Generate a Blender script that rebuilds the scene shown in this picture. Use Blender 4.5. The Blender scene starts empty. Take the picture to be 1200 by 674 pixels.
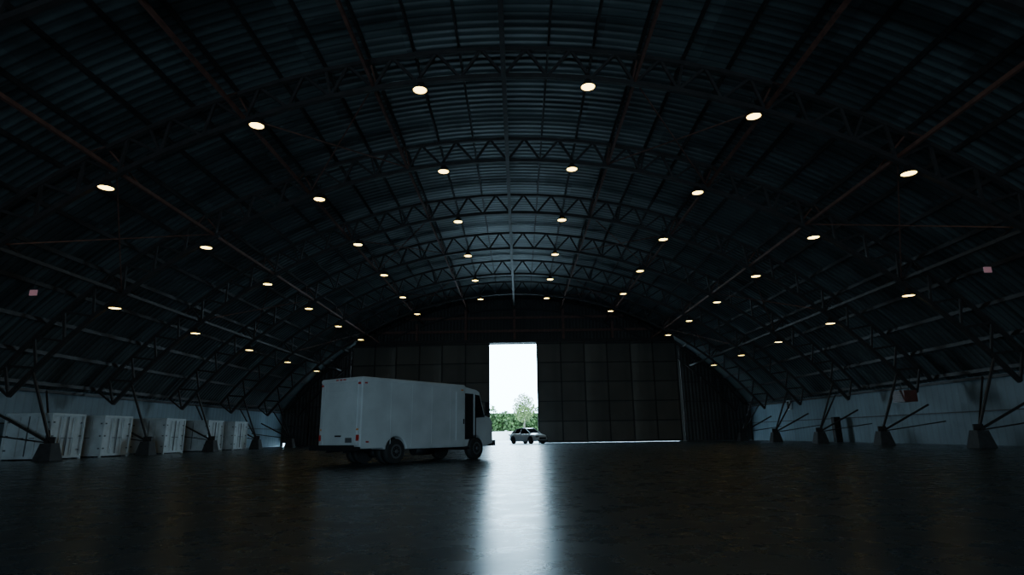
import bpy, bmesh, math, random
from mathutils import Vector, Matrix
random.seed(4)
S=bpy.context.scene
COL=S.collection
rad=math.radians

# ------------------------------------------------------------------ materials
def mat(name,col,rough=.6,metal=0.,emit=None,estr=0,noise=None,bump=None,spec=.5,coat=0):
    m=bpy.data.materials.new(name); m.use_nodes=True
    nt=m.node_tree; b=nt.nodes['Principled BSDF']
    b.inputs['Base Color'].default_value=(*col,1)
    b.inputs['Roughness'].default_value=rough
    b.inputs['Metallic'].default_value=metal
    b.inputs['Specular IOR Level'].default_value=spec
    b.inputs['Coat Weight'].default_value=coat
    if emit:
        b.inputs['Emission Color'].default_value=(*emit,1)
        b.inputs['Emission Strength'].default_value=estr
    tc=nt.nodes.new('ShaderNodeTexCoord')
    if noise:
        sc,amt=noise
        n=nt.nodes.new('ShaderNodeTexNoise'); n.inputs['Scale'].default_value=sc; n.inputs['Detail'].default_value=6
        nt.links.new(tc.outputs['Object'],n.inputs['Vector'])
        r=nt.nodes.new('ShaderNodeValToRGB')
        r.color_ramp.elements[0].position=.3; r.color_ramp.elements[1].position=.7
        r.color_ramp.elements[0].color=(*[c*(1-amt) for c in col],1)
        r.color_ramp.elements[1].color=(*[min(1,c*(1+amt*.5)) for c in col],1)
        nt.links.new(n.outputs['Fac'],r.inputs['Fac'])
        nt.links.new(r.outputs['Color'],b.inputs['Base Color'])
    if bump:
        sc,st=bump
        n=nt.nodes.new('ShaderNodeTexNoise'); n.inputs['Scale'].default_value=sc
        nt.links.new(tc.outputs['Object'],n.inputs['Vector'])
        bp=nt.nodes.new('ShaderNodeBump'); bp.inputs['Strength'].default_value=st; bp.inputs['Distance'].default_value=.02
        nt.links.new(n.outputs['Fac'],bp.inputs['Height']); nt.links.new(bp.outputs['Normal'],b.inputs['Normal'])
    return m

def sheet_mat(name,col,rough,metal,period_u,axis,var=.5,strength=.6,tilesize=(2.0,6.0),groove=.6):
    """ribbed metal sheet; uv in metres. ribs vary along `axis` (0=u,1=v)"""
    m=bpy.data.materials.new(name); m.use_nodes=True
    nt=m.node_tree; N=nt.nodes; L=nt.links; b=N['Principled BSDF']
    b.inputs['Roughness'].default_value=rough; b.inputs['Metallic'].default_value=metal
    uv=N.new('ShaderNodeUVMap'); sp=N.new('ShaderNodeSeparateXYZ'); L.new(uv.outputs['UV'],sp.inputs[0])
    mul=N.new('ShaderNodeMath'); mul.operation='MULTIPLY'; mul.inputs[1].default_value=2*math.pi/period_u
    L.new(sp.outputs[axis],mul.inputs[0])
    sn=N.new('ShaderNodeMath'); sn.operation='SINE'; L.new(mul.outputs[0],sn.inputs[0])
    bp=N.new('ShaderNodeBump'); bp.inputs['Strength'].default_value=strength; bp.inputs['Distance'].default_value=.05
    L.new(sn.outputs[0],bp.inputs['Height']); L.new(bp.outputs['Normal'],b.inputs['Normal'])
    # per-sheet variation
    def fl(sock,size):
        d=N.new('ShaderNodeMath'); d.operation='DIVIDE'; d.inputs[1].default_value=size; L.new(sock,d.inputs[0])
        f=N.new('ShaderNodeMath'); f.operation='FLOOR'; L.new(d.outputs[0],f.inputs[0]); return f.outputs[0]
    cb=N.new('ShaderNodeCombineXYZ'); L.new(fl(sp.outputs[0],tilesize[0]),cb.inputs[0]); L.new(fl(sp.outputs[1],tilesize[1]),cb.inputs[1])
    wn=N.new('ShaderNodeTexWhiteNoise'); wn.noise_dimensions='2D'; L.new(cb.outputs[0],wn.inputs['Vector'])
    no=N.new('ShaderNodeTexNoise'); no.inputs['Scale'].default_value=.35; no.inputs['Detail'].default_value=7
    L.new(uv.outputs['UV'],no.inputs['Vector'])
    mx=N.new('ShaderNodeMath'); mx.operation='MULTIPLY'; L.new(wn.outputs['Value'],mx.inputs[0]); mx.inputs[1].default_value=.5
    ad=N.new('ShaderNodeMath'); ad.operation='ADD'; L.new(mx.outputs[0],ad.inputs[0]); 
    m2=N.new('ShaderNodeMath'); m2.operation='MULTIPLY'; L.new(no.outputs['Fac'],m2.inputs[0]); m2.inputs[1].default_value=.8
    L.new(m2.outputs[0],ad.inputs[1])
    # dark groove of each rib
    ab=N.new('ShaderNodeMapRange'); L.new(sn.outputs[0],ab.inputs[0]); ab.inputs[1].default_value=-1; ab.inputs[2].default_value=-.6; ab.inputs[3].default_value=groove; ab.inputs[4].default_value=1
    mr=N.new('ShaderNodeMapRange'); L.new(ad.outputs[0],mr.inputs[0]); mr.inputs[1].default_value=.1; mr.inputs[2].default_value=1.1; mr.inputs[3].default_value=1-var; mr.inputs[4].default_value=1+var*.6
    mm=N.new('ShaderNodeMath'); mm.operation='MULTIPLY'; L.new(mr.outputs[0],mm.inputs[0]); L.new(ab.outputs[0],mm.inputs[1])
    vm=N.new('ShaderNodeVectorMath'); vm.operation='SCALE'; vm.inputs[0].default_value=col; L.new(mm.outputs[0],vm.inputs['Scale'])
    L.new(vm.outputs[0],b.inputs['Base Color'])
    return m

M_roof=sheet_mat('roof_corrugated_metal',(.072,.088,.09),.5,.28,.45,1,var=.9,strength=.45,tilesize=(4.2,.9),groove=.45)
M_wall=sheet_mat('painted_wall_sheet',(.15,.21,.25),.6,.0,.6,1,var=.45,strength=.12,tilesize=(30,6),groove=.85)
M_gable=sheet_mat('gable_sheet',(.04,.037,.035),.6,.1,.4,0,var=.5,strength=.3,tilesize=(1.35,2.2))
M_door=sheet_mat('hangar_door_sheet',(.085,.075,.062),.6,.1,2.8,0,var=.6,strength=.05,tilesize=(2.8,2.25),groove=.9)
M_steel=mat('red_oxide_steel',(.15,.062,.045),.6,.1,noise=(3,.4))
M_steel2=mat('dark_steel',(.026,.020,.019),.6,.15,noise=(3,.4))
M_doorframe=mat('door_frame_steel',(.022,.02,.018),.6,.2,noise=(3,.4))
M_conc=mat('pedestal_concrete',(.03,.03,.031),.8,noise=(4,.4))
M_white=mat('truck_white_paint',(.43,.445,.45),.40,0,noise=(1.2,.15),coat=.2)
M_white2=mat('car_white_paint',(.88,.9,.92),.3,0,coat=.4)
M_glass=mat('dark_glass',(.012,.015,.018),.08,0,spec=.6)
M_cabglass=mat('dark_cab_glass',(.006,.008,.010),.25,0,spec=.12)
M_rubber=mat('tyre_rubber',(.012,.012,.012),.8)
M_black=mat('black_trim_and_shade',(.010,.010,.011),.6,spec=.3)
M_hub=mat('wheel_hub',(.10,.10,.105),.5,.4)
M_red=mat('red_lens',(.35,.02,.015),.3)
M_amber=mat('amber_lens',(.5,.18,.02),.3)
M_crate=mat('container_paint',(.50,.54,.56),.6,0,noise=(1.5,.25))
M_seam=mat('container_seam',(.10,.11,.12),.6,0,noise=(2,.2))
M_pink=mat('pink_placard_glow',(.75,.35,.38),.5,emit=(.8,.35,.4),estr=.12)  # weak emission added, so the unlit placard glows
M_lampglow=mat('lamp_glow',(1,.8,.5),.5,emit=(1,.70,.20),estr=10.5)
M_hedge=mat('hedge_leaf',(.045,.085,.018),.8,noise=(1.2,.6))
M_leaf=mat('tree_leaf',(.09,.13,.025),.7,noise=(2,.4))
M_bark=mat('bark',(.08,.06,.045),.9)
M_apron=mat('apron_concrete',(.35,.36,.36),.8,noise=(.3,.2))
M_outwall=mat('white_render',(.6,.6,.58),.8,noise=(1,.1))
M_heater=mat('heater_red',(.12,.04,.03),.5,noise=(3,.3))

def floor_mat():
    m=bpy.data.materials.new('polished_concrete'); m.use_nodes=True
    nt=m.node_tree; N=nt.nodes; L=nt.links; b=N['Principled BSDF']
    tc=N.new('ShaderNodeTexCoord')
    n1=N.new('ShaderNodeTexNoise'); n1.inputs['Scale'].default_value=.25; n1.inputs['Detail'].default_value=6; n1.inputs['Roughness'].default_value=.6
    L.new(tc.outputs['Object'],n1.inputs['Vector'])
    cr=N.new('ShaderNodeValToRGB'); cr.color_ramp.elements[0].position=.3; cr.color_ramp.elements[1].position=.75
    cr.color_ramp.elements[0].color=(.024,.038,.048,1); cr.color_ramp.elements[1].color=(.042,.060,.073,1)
    L.new(n1.outputs['Fac'],cr.inputs['Fac']); 
    br=N.new('ShaderNodeTexBrick'); br.offset=0; br.inputs['Scale'].default_value=1; br.inputs['Brick Width'].default_value=4; br.inputs['Row Height'].default_value=4
    br.inputs['Mortar Size'].default_value=.015; br.inputs['Color1'].default_value=(1,1,1,1); br.inputs['Color2'].default_value=(.9,.9,.9,1); br.inputs['Mortar'].default_value=(.4,.4,.4,1)
    L.new(tc.outputs['Object'],br.inputs['Vector'])
    mx=N.new('ShaderNodeMix'); mx.data_type='RGBA'; mx.blend_type='MULTIPLY'; mx.inputs[0].default_value=1
    L.new(cr.outputs[0],mx.inputs[6]); L.new(br.outputs['Color'],mx.inputs[7]); L.new(mx.outputs[2],b.inputs['Base Color'])
    n2=N.new('ShaderNodeTexNoise'); n2.inputs['Scale'].default_value=1.6; n2.inputs['Detail'].default_value=8; n2.inputs['Roughness'].default_value=.7
    L.new(tc.outputs['Object'],n2.inputs['Vector'])
    mr=N.new('ShaderNodeMapRange'); mr.inputs[1].default_value=.3; mr.inputs[2].default_value=.7; mr.inputs[3].default_value=.23; mr.inputs[4].default_value=.33
    L.new(n2.outputs['Fac'],mr.inputs[0]); L.new(mr.outputs[0],b.inputs['Roughness'])
    n3=N.new('ShaderNodeTexNoise'); n3.inputs['Scale'].default_value=8; n3.inputs['Detail'].default_value=8; n3.inputs['Roughness'].default_value=.7
    L.new(tc.outputs['Object'],n3.inputs['Vector'])
    bp=N.new('ShaderNodeBump'); bp.inputs['Strength'].default_value=.35; bp.inputs['Distance'].default_value=.004
    L.new(n3.outputs['Fac'],bp.inputs['Height']); L.new(bp.outputs['Normal'],b.inputs['Normal'])
    b.inputs['Specular Tint'].default_value=(.5,.8,1,1)
    return m
M_floor=floor_mat()

# ------------------------------------------------------------------ helpers
class MB:
    """mesh builder with material slots"""
    def __init__(s,mats): s.bm=bmesh.new(); s.mats=mats
    def face(s,pts,mi=0,smooth=False):
        vs=[s.bm.verts.new(p) for p in pts]; f=s.bm.faces.new(vs); f.material_index=mi; f.smooth=smooth; return f
    def box(s,c,d,mi=0,rot=None):
        c=Vector(c); hx,hy,hz=d[0]/2,d[1]/2,d[2]/2
        P=[Vector((x*hx,y*hy,z*hz)) for z in(-1,1) for y in(-1,1) for x in(-1,1)]
        if rot: P=[rot@p for p in P]
        v=[s.bm.verts.new(c+p) for p in P]
        for q in((0,2,3,1),(4,5,7,6),(0,1,5,4),(2,6,7,3),(0,4,6,2),(1,3,7,5)):
            f=s.bm.faces.new([v[i] for i in q]); f.material_index=mi
    def beam(s,a,b,w=.1,h=None,mi=0,up=(0,0,1)):
        a=Vector(a); b=Vector(b); h=h or w; d=b-a; l=d.length
        if l<1e-6: return
        d/=l; u=Vector(up)
        if abs(d.dot(u))>.98: u=Vector((1,0,0))
        x=d.cross(u).normalized(); z=x.cross(d)
        v=[]
        for p in(a,b):
            for sx,sz in((-1,-1),(1,-1),(1,1),(-1,1)): v.append(s.bm.verts.new(p+x*sx*w/2+z*sz*h/2))
        for q in((3,2,1,0),(4,5,6,7),(0,1,5,4),(1,2,6,5),(2,3,7,6),(3,0,4,7)):
            f=s.bm.faces.new([v[i] for i in q]); f.material_index=mi
    def cyl(s,a,b,r,r2=None,seg=24,mi=0,smooth=True,cap=True):
        a=Vector(a); b=Vector(b); r2=r if r2 is None else r2; d=(b-a).normalized()
        u=Vector((0,0,1)) if abs(d.z)<.9 else Vector((1,0,0)); x=d.cross(u).normalized(); y=d.cross(x)
        A=[];B=[]
        for i in range(seg):
            t=2*math.pi*i/seg; o=x*math.cos(t)+y*math.sin(t)
            A.append(s.bm.verts.new(a+o*r)); B.append(s.bm.verts.new(b+o*r2))
        for i in range(seg):
            f=s.bm.faces.new([A[i],A[(i+1)%seg],B[(i+1)%seg],B[i]]); f.material_index=mi; f.smooth=smooth
        if cap:
            f=s.bm.faces.new(A[::-1]); f.material_index=mi
            f=s.bm.faces.new(B); f.material_index=mi
    def prism(s,prof,y0,y1,mi=0):
        """profile in xz extruded along y"""
        A=[s.bm.verts.new((x,y0,z)) for x,z in prof]; B=[s.bm.verts.new((x,y1,z)) for x,z in prof]
        n=len(prof)
        for i in range(n):
            f=s.bm.faces.new([A[i],A[(i+1)%n],B[(i+1)%n],B[i]]); f.material_index=mi
        f=s.bm.faces.new(A[::-1]); f.material_index=mi
        f=s.bm.faces.new(B); f.material_index=mi
    def mesh(s,name):
        bmesh.ops.recalc_face_normals(s.bm,faces=s.bm.faces)
        me=bpy.data.meshes.new(name); s.bm.to_mesh(me); s.bm.free()
        for m in s.mats: me.materials.append(m)
        return me
    def obj(s,name,loc=(0,0,0),rz=0,parent=None,bevel=0):
        o=bpy.data.objects.new(name,s.mesh(name)); COL.objects.link(o); o.location=loc; o.rotation_euler[2]=rz
        if parent: o.parent=parent
        if bevel:
            bv=o.modifiers.new('bevel','BEVEL'); bv.width=bevel; bv.segments=2; bv.limit_method='ANGLE'
        return o
def empty(name,loc=(0,0,0),rz=0):
    e=bpy.data.objects.new(name,None); COL.objects.link(e); e.location=loc; e.rotation_euler[2]=rz; return e

# ------------------------------------------------------------------ hangar dimensions
ZC=.95-17.44
RS=33.9; RU=33.45; RB=32.15
YN=-14.0; YF=70.6
EX=27.1
EA=math.asin(EX/RS); EZ=math.sqrt(RS*RS-EX*EX)+ZC
BAY=8.0; TY=[22.35+BAY*k for k in range(-4,7)]
def P(r,a,y): return Vector((r*math.sin(a),y,ZC+r*math.cos(a)))

def uvsheet(name,quads,mt):
    """quads: list of (4 points, 4 uvs)"""
    me=bpy.data.meshes.new(name); V=[];F=[];U=[]
    for pts,uvs in quads:
        F.append(list(range(len(V),len(V)+len(pts)))); V+= [tuple(p) for p in pts]; U+=uvs
    me.from_pydata(V,[],F); l=me.uv_layers.new(name='UVMap')
    for i,u in enumerate(U): l.data[i].uv=u
    me.materials.append(mt)
    bm=bmesh.new(); bm.from_mesh(me); bmesh.ops.remove_doubles(bm,verts=bm.verts,dist=1e-4); bm.to_mesh(me); bm.free()
    o=bpy.data.objects.new(name,me); COL.objects.link(o); return o

q=[]; NA=64; YR=YF+.35; YS=YN-.35
for i in range(NA):
    a0=-EA+2*EA*i/NA; a1=-EA+2*EA*(i+1)/NA
    q.append(([P(RS,a0,YS),P(RS,a1,YS),P(RS,a1,YR),P(RS,a0,YR)],[(a0*RS,YS),(a1*RS,YS),(a1*RS,YR),(a0*RS,YR)]))
o=uvsheet('ceiling',q,M_roof)
for p in o.data.polygons: p.use_smooth=True
for sgn,nm in((-1,'wall_left'),(1,'wall_right')):
    x=sgn*EX
    uvsheet(nm,[([(x,YS,0),(x,YR,0),(x,YR,EZ+.02),(x,YS,EZ+.02)],[(0,YS),(0,YR),(4,YR),(4,YS)])],M_wall)
# floor
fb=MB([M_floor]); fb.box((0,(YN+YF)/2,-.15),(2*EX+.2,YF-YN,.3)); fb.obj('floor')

DT=11.35
def gable(name,y,holes,mt):
    """holes: list (x0,x1,zlow) -> wall starts at zlow in that range"""
    xs={-EX,EX}
    for h in holes: xs.add(h[0]); xs.add(h[1])
    k=-26
    while k<=26: xs.add(float(k)); k+=1
    xs=sorted(xs); q=[]
    for a,b in zip(xs,xs[1:]):
        mid=(a+b)/2; z0=0
        for h in holes:
            if h[0]<mid<h[1]: z0=h[2]
        za=math.sqrt(RS*RS-a*a)+ZC+.15; zb=math.sqrt(RS*RS-b*b)+ZC+.15
        if min(za,zb)<=z0: continue
        q.append(([(a,y,z0),(b,y,z0),(b,y,zb),(a,y,za)],[(a,z0),(b,z0),(b,zb),(a,za)]))
    return uvsheet(name,q,mt)
gable('wall_back',YF,[(-18.6,18.6,DT),(25.7,26.4,.35),(-26.8,-25.6,.35)],M_gable)
gable('wall_front',YN,[(-7,7,4.3)],M_gable)

# gable framing on the back wall
g=MB([M_steel,M_steel2])
for x in(-17.4,-11.6,-5.8,0,5.8,11.6,17.4):
    zt=math.sqrt(RB*RB-x*x)+ZC
    if zt>DT: g.beam((x,YF-.45,DT+.5),(x,YF-.45,zt+.4),.28,.28)
for z in(DT+1.6,DT+3.2):
    xm=math.sqrt(max(0,RS*RS-(z-ZC)**2))-.6; g.beam((-xm,YF-.25,z),(xm,YF-.25,z),.15,.3)
for x in(19.4,21.7,24):
    for s in(-1,1):
        zt=math.sqrt(RS*RS-x*x)+ZC-.3; g.beam((s*x,YF-.25,0),(s*x,YF-.25,zt),.18,mi=1)
for z in(2.2,4.4,6.6,8.8):
    xm=min(EX,math.sqrt(RS*RS-(z-ZC)**2))-.4
    for s in(-1,1): g.beam((s*19.4,YF-.12,z),(s*xm,YF-.12,z),.1,.16,mi=1)
g.obj('gable_framing')

# sliding door leaves
def leaf(x0,x1,y):
    w=x1-x0
    e=empty('hangar_sliding_door',((x0+x1)/2,y,0))
    s=uvsheet('door_skin',[([(-w/2,0,.01),(w/2,0,.01),(w/2,0,DT),(-w/2,0,DT)],[(0,0),(w,0),(w,DT),(0,DT)])],M_door); s.parent=e
    m=MB([M_doorframe]); n=2
    for i in range(n+1):
        xx=-w/2+.08+(w-.16)*i/n; m.beam((xx,-.07,.01),(xx,-.07,DT),.16 if i in(0,n) else .1,.14,up=(1,0,0))
    for j in range(6):
        zz=.15+(DT-.3)*j/5; m.beam((-w/2,-.06,zz),(w/2,-.06,zz),.12,.14 if j in(0,5) else .1)
    m.obj('door_frame',parent=e)
for k,(a,b) in enumerate(((2.5,8.1),(7.9,13.5),(13.3,18.9))):
    leaf(a,b,YF-1.5+.38*k)
for k,(a,b) in enumerate(((-8.5,-2.9),(-13.9,-8.3),(-19.1,-13.7))):
    leaf(a,b,YF-1.5+.38*k)
t=MB([M_steel2]); 
for k in range(3): t.box((0,YF-1.5+.38*k,DT+.12),(37,.16,.24))
t.box((0,YF-.85,DT+.3),(37,1.55,.12)); t.obj('door_track')

# ------------------------------------------------------------------ trusses
NP=32; AT=EA*.985
def aa(i): return -AT+2*AT*i/NP
tm=MB([M_steel2,M_steel])
for i in range(NP):
    tm.beam(P(RU,aa(i),0),P(RU,aa(i+1),0),.19,.17)
    tm.beam(P(RB,aa(i),0),P(RB,aa(i+1),0),.2,.19)
    mid=(aa(i)+aa(i+1))/2
    tm.beam(P(RB,aa(i),0),P(RU,mid,0),.11); tm.beam(P(RU,mid,0),P(RB,aa(i+1),0),.11)
    if i%4==0: tm.beam(P(RB,aa(i),0),P(RU,aa(i),0),.1)
PX=22.9
for s in(-1,1):
    foot=Vector((s*PX,0,.85))
    for X,tk in((24.4,.10),(26.0,.10)):
        a=math.asin(s*X/RB); tm.beam(foot,P(RB,a,0),tk)
    tm.beam(foot,(s*26.2,3.4,3.7),.08)
    tm.beam(foot,(s*26.9,0,1.4),.06)
    tm.box((s*PX,0,.95),(.5,.06,.4))
tmesh=tm.mesh('roof_truss')
for y in TY:
    o=bpy.data.objects.new('roof_truss',tmesh); COL.objects.link(o); o.location=(0,y,0)
# pedestals
for y in TY:
    if y<0 or y>65: continue
    for s in(-1,1):
        m=MB([M_conc])
        b0=.45;b1=.28;h=.85
        v=[m.bm.verts.new((x*b,yy*b,z)) for z,b in((0,b0),(h,b1)) for x,yy in((-1,-1),(1,-1),(1,1),(-1,1))]
        for qd in((3,2,1,0),(4,5,6,7),(0,1,5,4),(1,2,6,5),(2,3,7,6),(3,0,4,7)): m.bm.faces.new([v[i] for i in qd])
        m.obj('concrete_pedestal',(s*PX,y,0),bevel=.02)

# purlins + longitudinals + bracing
pl=MB([M_steel2,M_steel])
for i in range(NP+1):
    pl.beam(P(RS-.2,aa(i),YN),P(RS-.2,aa(i),YF),.09,.2)
pl.obj('roof_purlins')
lg=MB([M_steel,M_steel2])
nodes=[4,7,10,13,16,19,22,25,28]
for i in nodes:
    mi=1 if i in(4,28) else 0
    lg.beam(P(RB+.1,aa(i),YN),P(RB+.1,aa(i),YF-.6),.12,.15,mi=mi)
    for y in TY:
        for d in(-1.7,1.7):
            if y+d<YF-.6: lg.beam(P(RB+.1,aa(i),y+d),P(RU+.1,aa(i),y),.06,mi=mi)
lg.beam(P(RB-.1,0,YN),P(RB-.1,0,YF-.6),.2,.12,mi=1)
for a,b in((4,7),(10,13),(19,22),(25,28)):
    for k,y in enumerate(TY[:-1]):
        if k%2==0:
            lg.beam(P(RB+.15,aa(a),y),P(RB+.15,aa(b),y+BAY),.05); lg.beam(P(RB+.15,aa(b),y),P(RB+.15,aa(a),y+BAY),.05)
for s in(-1,1):
    for z in(3.75,1.9): lg.beam((s*(EX-.15),YN,z),(s*(EX-.15),YF,z),.16 if z>3 else .06,mi=1)
lg.obj('roof_longitudinal_beams')

# ------------------------------------------------------------------ lamps
lm=MB([M_steel2,M_lampglow])
prof=[(.05,.42),(.09,.40),(.13,.30),(.24,.14),(.30,0)]
for (r0,z0),(r1,z1) in zip(prof,prof[1:]): lm.cyl((0,0,z0),(0,0,z1),r0,r1,seg=20,cap=False)
lm.cyl((0,0,.42),(0,0,.62),.1,seg=14); lm.cyl((0,0,.6),(0,0,.95),.02,seg=8)
vs=[lm.bm.verts.new((.28*math.cos(2*math.pi*i/24),.28*math.sin(2*math.pi*i/24),.02)) for i in range(24)]
f=lm.bm.faces.new(vs); f.material_index=1
lmesh=lm.mesh('high_bay_lamp')
LR=[(3.53,15.15),(10.29,13.64),(16.19,10.98),(20.65,7.74)]
for k,y in enumerate(TY):
    if y<10 or y>64: continue
    for x,z in LR:
        for s in(-1,1):
            o=bpy.data.objects.new('high_bay_lamp',lmesh); COL.objects.link(o); o.location=(s*x,y,z-.1)
for s in(-1,1):
    m=MB([M_pink,M_steel2]); m.box((0,0,0),(.34,.04,.26)); m.beam((0,0,.13),(0,0,.75),.02,mi=1)
    m.obj('hanging_placard',(s*21.7,26.3,7.55 if s<0 else 7.9))

# ------------------------------------------------------------------ step van
W=1.12
def arc(cx,r,a0,a1,n,cz=.45): return [(cx+r*math.cos(rad(a0+(a1-a0)*i/n)),cz+r*math.sin(rad(a0+(a1-a0)*i/n))) for i in range(n+1)]
def make_van(loc,rz):
    e=empty('step_van',loc,rz)
    WB=4.5; H=2.98
    # cargo box
    prof=[(-1.65,.55),(-1.65,H),(3.75,H),(3.75,.5)]+arc(0,.50,5,175,14)+[(-.62,.55)]
    m=MB([M_white]); m.prism(prof,-W,W); box=m.obj('cargo_body',parent=e,bevel=.04)
    # cab
    prof=[(3.75,.5),(3.75,H-.06),(4.55,H-.16),(4.75,H-.24),(5.12,1.78),(5.5,1.66),(5.62,1.5),(5.66,.62),(5.1,.5)]+arc(WB,.50,8,172,14)
    m=MB([M_white]); m.prism(prof,-W+.05,W-.05); cab=m.obj('cab_body',parent=e,bevel=.03)
    c=MB([M_black]); c.box((4.12,0,1.72),(.62,3,1.86))
    cut=c.obj('cut'); 
    cut.location=loc; cut.rotation_euler[2]=rz
    bo=cab.modifiers.new('b','BOOLEAN'); bo.object=cut; bo.solver='EXACT'; bo.operation='DIFFERENCE'
    bpy.context.view_layer.update()
    dg=bpy.context.evaluated_depsgraph_get(); me=bpy.data.meshes.new_from_object(cab.evaluated_get(dg))
    cab.modifiers.clear(); cab.data=me
    bpy.data.objects.remove(cut,do_unlink=True)
    d=MB([M_black,M_cabglass,M_white,M_red,M_amber,M_hub,M_rubber])
    d.box((4.12,0,1.72),(.61,2.02,1.84),0)  # black block stands in for the shade inside the open cab doorway
    # black filler in the wheel arches, standing in for the shade there
    for cx in(0,WB): d.prism(arc(cx,.485,0,180,14,cz=.46),-W+.32,W-.32,0)
    for s in(-1,1):
        y=s*(W-.04)
        d.face([(4.46,y,1.66),(5.06,y,1.72),(4.74,y,2.60),(4.46,y,2.62)],1)
        d.beam((4.46,y,.82),(4.46,y,2.62),.06,.03,mi=0); 
        d.beam((4.46,y,1.68),(5.06,y,1.72),.03,.05,mi=0)
        d.beam((4.85,y,2.35),(5.0,s*(W+.16),2.3),.03,mi=0); d.beam((4.95,y,1.75),(5.0,s*(W+.16),1.8),.03,mi=0)
        d.box((5.0,s*(W+.17),2.05),(.06,.17,.5),0)
        # sliding door leaf slid back with its handle
        d.box((3.44,s*(W+.02),1.72),(.5,.03,1.9),2); d.box((3.62,s*(W+.05),1.5),(.04,.03,.2),0)
        d.box((2.2,s*(W+.012),.62),(3.0,.03,.07),2)
        d.box((1.05,s*(W+.008),H-.09),(5.38,.03,.08),2)
        d.box((.75,s*(W+.01),1.02),(4.7,.02,.03),2)
        for xx in(-1.5,3.55): d.box((xx,s*(W+.02),H-.22),(.1,.03,.05),4 if xx>0 else 3)
        d.box((-1.35,s*(W+.02),.78),(.1,.03,.05),3)
        for xx in(-.3,.75,1.8,2.85): d.box((xx,s*(W+.003),1.78),(.025,.01,2.2),2)
    d.face([(4.79,-W+.16,H-.3),(4.79,W-.16,H-.3),(5.13,W-.12,1.84),(5.13,-W+.12,1.84)],1)
    d.box((5.66,0,1.1),(.05,1.2,.5),0)
    for s in(-1,1): d.box((5.67,s*.82,1.12),(.05,.24,.22),5)
    d.box((5.74,0,.62),(.14,2.2,.24),0)
    X=-1.66
    for z in [.98+.24*i for i in range(8)]: d.box((X,0,z),(.03,1.7,.228),2)
    for s in(-1,1): 
        d.box((X,s*.9,1.75),(.06,.06,2.1),2)
        d.box((X-.01,s*1.0,.92),(.04,.11,.2),3); d.box((X-.01,s*1.0,2.75),(.04,.1,.07),3)
        d.box((X-.01,s*.98,1.2),(.04,.06,.06),4)
    d.box((X,0,2.84),(.06,1.86,.06),2)
    for yy in(-.2,0,.2): d.box((X-.02,yy,2.91),(.04,.1,.04),3)
    d.box((X-.03,0,.98),(.05,.3,.05),0); d.box((X-.02,-.55,.84),(.02,.32,.16),5)
    d.box((X-.16,0,.56),(.34,2.3,.12),0); d.box((X-.3,0,.6),(.05,2.34,.16),0)
    for s in(-1,1): d.beam((X-.1,s*.45,.5),(X+.9,s*.45,.55),.1,.16,mi=0)
    for s in(-1,1): d.beam((X+.2,s*.42,.56),(5.3,s*.42,.56),.1,.2,mi=0)
    d.cyl((0,-.9,.43),(0,.9,.43),.08,mi=0,seg=12); d.cyl((0,-.18,.43),(0,.18,.43),.22,mi=0,seg=16); d.cyl((WB,-.9,.42),(WB,.9,.42),.06,mi=0,seg=12)
    d.cyl((1.2,-.75,.45),(2.1,-.75,.45),.2,mi=0,seg=16)
    d.cyl((2.4,.3,.36),(3.4,.3,.36),.12,mi=0,seg=16)
    d.box((3.85,-W+.15,.45),(.4,.3,.05),0)
    d.obj('trim_chassis_and_shade',parent=e)
    for nm,x,s in(('wheel_rear_right',0,-1),('wheel_rear_left',0,1),('wheel_front_right',WB,-1),('wheel_front_left',WB,1)):
        w=MB([M_rubber,M_hub,M_black]); r=.43
        y1=s*(W+.01); y0=s*(W-.30)
        w.cyl((0,y0,r),(0,y1-s*.03,r),r,seg=32); w.cyl((0,y1-s*.03,r),(0,y1,r),r,r*.93,seg=32)
        w.cyl((0,y1,r),(0,y1+s*.004,r),.25,seg=28,mi=1); w.cyl((0,y1,r),(0,y1+s*.008,r),.19,.17,seg=28,mi=2); w.cyl((0,y1,r),(0,y1+s*.05,r),.08,.06,seg=16,mi=1)
        for k in range(8):
            t=k*math.pi/4; w.cyl((.13*math.cos(t),y1,r+.13*math.sin(t)),(.13*math.cos(t),y1+s*.02,r+.13*math.sin(t)),.015,seg=8,mi=1)
        if x==0: w.cyl((0,s*(W-.36),r),(0,s*(W-.6),r),r,seg=32)
        w.obj(nm,(x,0,0),parent=e)
    return e
hd=math.atan2(.815,.58)
fwd=Vector((math.cos(hd),math.sin(hd),0)); left=Vector((-fwd.y,fwd.x,0))
loc=Vector((-4.02,22.0,0))+left*(W-.05)
make_van(loc,hd)

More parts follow.
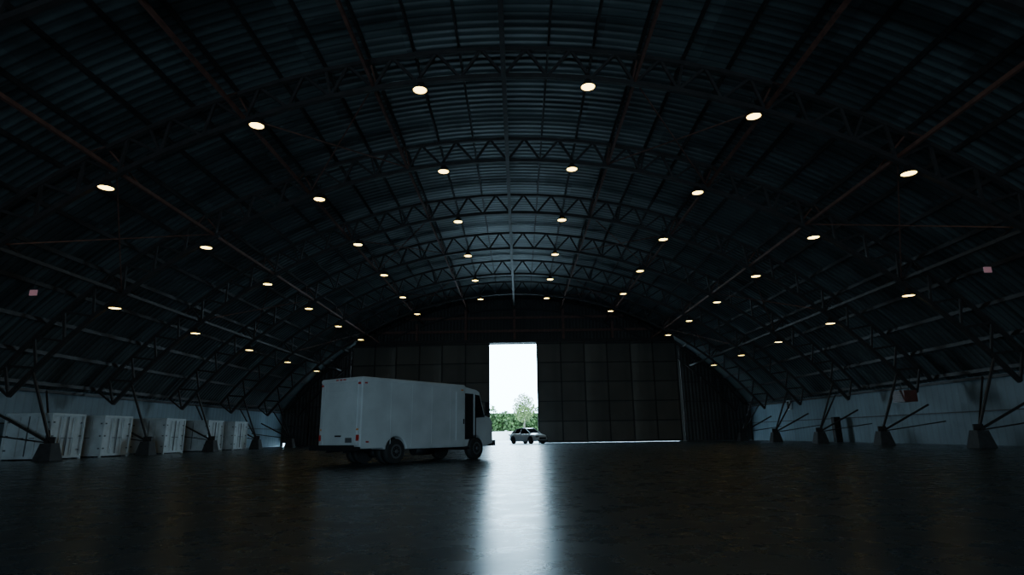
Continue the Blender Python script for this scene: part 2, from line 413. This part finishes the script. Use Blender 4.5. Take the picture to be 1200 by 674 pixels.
# ------------------------------------------------------------------ car (sedan)
def make_car(loc,rz):
    e=empty('sedan_car',loc,rz); e.scale=(1.0,1.02,1.1)
    st=[(-2.28,.60,.42,.80,.84),(-2.2,.78,.30,.95,1.0),(-1.8,.86,.24,1.0,1.06),(-1.2,.89,.22,.99,1.05),(-.4,.90,.22,.96,1.0),(.6,.90,.22,.94,1.0),(1.1,.89,.22,.92,1.0),(1.7,.86,.24,.84,.93),(2.1,.78,.26,.74,.82),(2.3,.60,.34,.62,.68)]
    m=MB([M_white2,M_glass,M_black]); rings=[]
    for x,w,zb,ze,zt in st:
        pts=[(-w*.9,zb),(-w,zb+.12),(-w*1.0,(zb+ze)/2),(-w*.96,ze-.06),(-w*.86,ze),(-w*.4,zt),(0,zt+.01)]
        pts=pts+[(-a,b) for a,b in pts[-2::-1]]
        rings.append([m.bm.verts.new((x,a,b)) for a,b in pts])
    n=len(rings[0])
    for A,B in zip(rings,rings[1:]):
        for i in range(n): f=m.bm.faces.new([A[i],A[(i+1)%n],B[(i+1)%n],B[i]]); f.smooth=True
    m.bm.faces.new(rings[0]); m.bm.faces.new(rings[-1][::-1])
    m.obj('body',parent=e)
    gs=[(-1.85,.78,1.0,.66,1.02),(-1.15,.80,.97,.58,1.38),(-.2,.81,.95,.60,1.47),(.35,.81,.94,.58,1.42),(1.15,.78,.93,.68,.97)]
    m=MB([M_glass,M_white2]); R=[]
    for x,w0,z0,w1,z1 in gs: R.append([m.bm.verts.new(p) for p in((x,-w0,z0),(x,-w1,z1),(x,w1,z1),(x,w0,z0))])
    for k,(A,B) in enumerate(zip(R,R[1:])):
        for i in range(3):
            f=m.bm.faces.new([A[i],A[i+1],B[i+1],B[i]]); f.material_index=1 if(i==1 and k in(1,2)) else 0
    for s in(-1,1):
        for k in(0,1,2,3):
            a=gs[k];b=gs[k+1]; m.beam((a[0],s*a[3],a[4]),(b[0],s*b[3],b[4]),.07,.05,mi=1)
        m.beam((-.3,s*.81,.95),(-.25,s*.6,1.46),.06,.04,mi=1); m.beam((-1.3,s*.81,.97),(-1.15,s*.59,1.38),.1,.04,mi=1)
    m.obj('greenhouse',parent=e)
    d=MB([M_rubber,M_hub,M_red,M_black,M_glass])
    for x in(-1.4,1.38):
        for s in(-1,1):
            d.cyl((x,s*.68,.33),(x,s*.905,.33),.33,seg=28,mi=0); d.cyl((x,s*.905,.33),(x,s*.912,.33),.22,seg=24,mi=1)
            for k in range(5):
                t=k*2*math.pi/5; d.beam((x,s*.915,.33),(x+.2*math.cos(t),s*.915,.33+.2*math.sin(t)),.05,.02,mi=1)
            A=[(x+.38*math.cos(rad(t)),.33+.38*math.sin(rad(t))) for t in range(0,181,15)]
            for p,q2 in zip(A,A[1:]): d.beam((p[0],s*.9,p[1]),(q2[0],s*.9,q2[1]),.03,.06,mi=3)
    for s in(-1,1):
        d.box((2.18,s*.62,.66),(.18,.28,.12),1); d.box((-2.22,s*.62,.84),(.12,.3,.14),2); d.box((.85,s*.98,.98),(.12,.18,.12),3)
    d.box((2.31,0,.5),(.04,.9,.16),3); d.box((2.25,0,.32),(.12,1.3,.08),3); d.box((-2.28,0,.62),(.03,.5,.12),3)
    d.obj('wheels_and_trim',parent=e)
    return e
make_car((1.3,65.0,0),rad(-50))

# ------------------------------------------------------------------ storage units along left wall
def unit(x,y,rz=0,w=2.3,l=2.4,h=2.35):
    e=empty('storage_container',(x,y,0),rz)
    m=MB([M_crate]); m.box((0,0,h/2+.07),(w-.06,l-.06,h-.14)); m.obj('shell',parent=e)
    m=MB([M_crate,M_seam,M_black])
    for sx in(-1,1):
        for sy in(-1,1): m.box((sx*w/2,sy*l/2,h/2),(.1,.1,h))
    for z in(.14,h-.05):
        for sx in(-1,1): m.box((sx*w/2,0,z),(.1,l,.12))
        for sy in(-1,1): m.box((0,sy*l/2,z),(w,.1,.12))
    # double doors on the end: seam, lock rods, handles, hinges
    for face in(0,1):
        def bx(u,z,du,dz,mi,o=.0):
            if face==0: m.box((u,-l/2-.01-o,z),(du,.05,dz),mi)
            else: m.box((w/2+.01+o,u,z),(.05,du,dz),mi)
        bx(0,h/2,.03,h-.3,1)
        for u in(-.45,.45): bx(u,h/2,.03,h-.35,0,.02)
        for u in(-.3,.3): bx(u,1.1,.3,.04,1,.02)
        for u in(-1.02,1.02):
            for z in(.5,1.2,1.9): bx(u,z,.1,.08,1)
    for sx in(-.7,.7): m.box((sx,0,.05),(.2,l-.1,.1),2)
    m.obj('frame',parent=e)
for x,y,r in((-24.75,32.3,.02),(-24.75,36.4,-.02),(-24.75,42.5,.02),(-24.75,48.2,0),(-24.75,52.6,0)): unit(x,y,r)

# right-wall objects
m=MB([M_heater,M_black]); m.box((0,0,0),(.8,1.2,.7)); 
for k in range(6): m.box((-.41,0,-.28+.11*k),(.03,1.0,.03),1)
for s in(-1,1): m.beam((0,s*.4,.3),(.3,s*.4,1.3),.03,mi=1)
m.obj('unit_heater',(24.6,38.3,2.95))
m=MB([M_black,M_steel2]); m.box((0,0,1.0),(.5,.5,2.0)); m.box((-.26,0,1.1),(.02,.4,1.5),1); m.obj('electrical_cabinet',(26.3,50.4,0),bevel=.02)
m=MB([M_black,M_steel2]); m.cyl((0,0,0),(0,0,1.3),.16,seg=16); m.cyl((0,0,1.3),(0,0,1.45),.16,.05,seg=16); m.cyl((0,0,1.45),(0,0,1.6),.04,seg=10,mi=1); m.obj('gas_bottle',(-24.6,34.35,0))
m=MB([M_crate,M_black]); m.box((0,0,0),(.2,.7,.9)); m.box((-.11,0,0),(.02,.5,.7),1); m.obj('wall_sign',(26.9,60,3.4))

# ------------------------------------------------------------------ outside
m=MB([M_apron]); m.box((0,YF+60,-.16),(160,120,.3)); m.obj('apron_ground')
m=MB([M_outwall]); m.box((0,108,.75),(60,.3,1.5)); 
for k in range(16): m.box((-30+4*k,107.85,.8),(.4,.3,1.7))
m.obj('boundary_wall')
m=MB([M_hedge])
for k in range(3600):
    x=random.uniform(-14,14); z=random.uniform(.3,5.4+.7*math.sin(x*.9)+.4*math.sin(x*2.3)); y=112+random.uniform(-1.4,.3)
    s=random.uniform(.18,.4); R=Matrix.Rotation(random.uniform(0,6.3),3,Vector((random.random()-.5,random.random()-.5,random.random()-.5)).normalized())
    m.face([Vector((x,y,z))+R@Vector(p)*s for p in((-1,-.5,0),(0,-.8,.1),(1,0,0),(0,.8,.1))])
m.box((0,112.6,2.4),(28,.8,4.8)); m.obj('hedge')
def tree(x,y,h,r,n):
    m=MB([M_bark,M_leaf]); m.cyl((0,0,0),(.1,0,h*.55),.16,.1,seg=10)
    for k in range(9):
        t=k*.7; m.cyl((.08,0,h*(.35+.03*k)),(math.cos(t)*r*.7,math.sin(t)*r*.7,h*(.55+.045*k)),.06,.02,seg=6)
    for k in range(n):
        d=Vector((random.gauss(0,1),random.gauss(0,1),random.gauss(0,1))).normalized()*random.random()**.4
        p=Vector((d.x*r,d.y*r,h*.68+d.z*h*.32)); s=random.uniform(.1,.25)
        R=Matrix.Rotation(random.uniform(0,6.3),3,Vector((random.random()-.5,random.random()-.5,random.random()-.5)).normalized())
        m.face([p+R@Vector(c)*s for c in((-1,-.3,0),(0,-.5,.1),(1,0,0),(0,.5,.1))],1)
    m.obj('garden_tree',(x,y,0))
tree(1.2,104,8.0,1.9,1500)

# ------------------------------------------------------------------ light
w=bpy.data.worlds.new('World'); S.world=w; w.use_nodes=True
bg=w.node_tree.nodes['Background']; bg.inputs[0].default_value=(.52,.80,1,1); bg.inputs[1].default_value=19.5
def portal(name,loc,rot,sx,sy):
    l=bpy.data.lights.new(name,'AREA'); l.shape='RECTANGLE'; l.size=sx; l.size_y=sy; l.cycles.is_portal=True
    o=bpy.data.objects.new(name,l); COL.objects.link(o); o.location=loc; o.rotation_euler=rot
portal('portal_far',(-.2,YF+.4,5.7),(rad(-90),0,0),6.2,11.6)
portal('portal_near',(0,YN-.4,2.15),(rad(90),0,0),14.4,4.5)

# ------------------------------------------------------------------ camera
cd=bpy.data.cameras.new('camera'); cam=bpy.data.objects.new('camera',cd); COL.objects.link(cam)
cd.sensor_width=36; cd.lens=21.0; cd.clip_end=500
p=math.atan(172.5/700)
cam.matrix_world=Matrix.Translation((.43,0,.95))@Matrix.Rotation(rad(.53),4,'Z')@Matrix.Rotation(math.pi/2+p,4,'X')@Matrix.Rotation(rad(-.8),4,'Z')
S.camera=cam
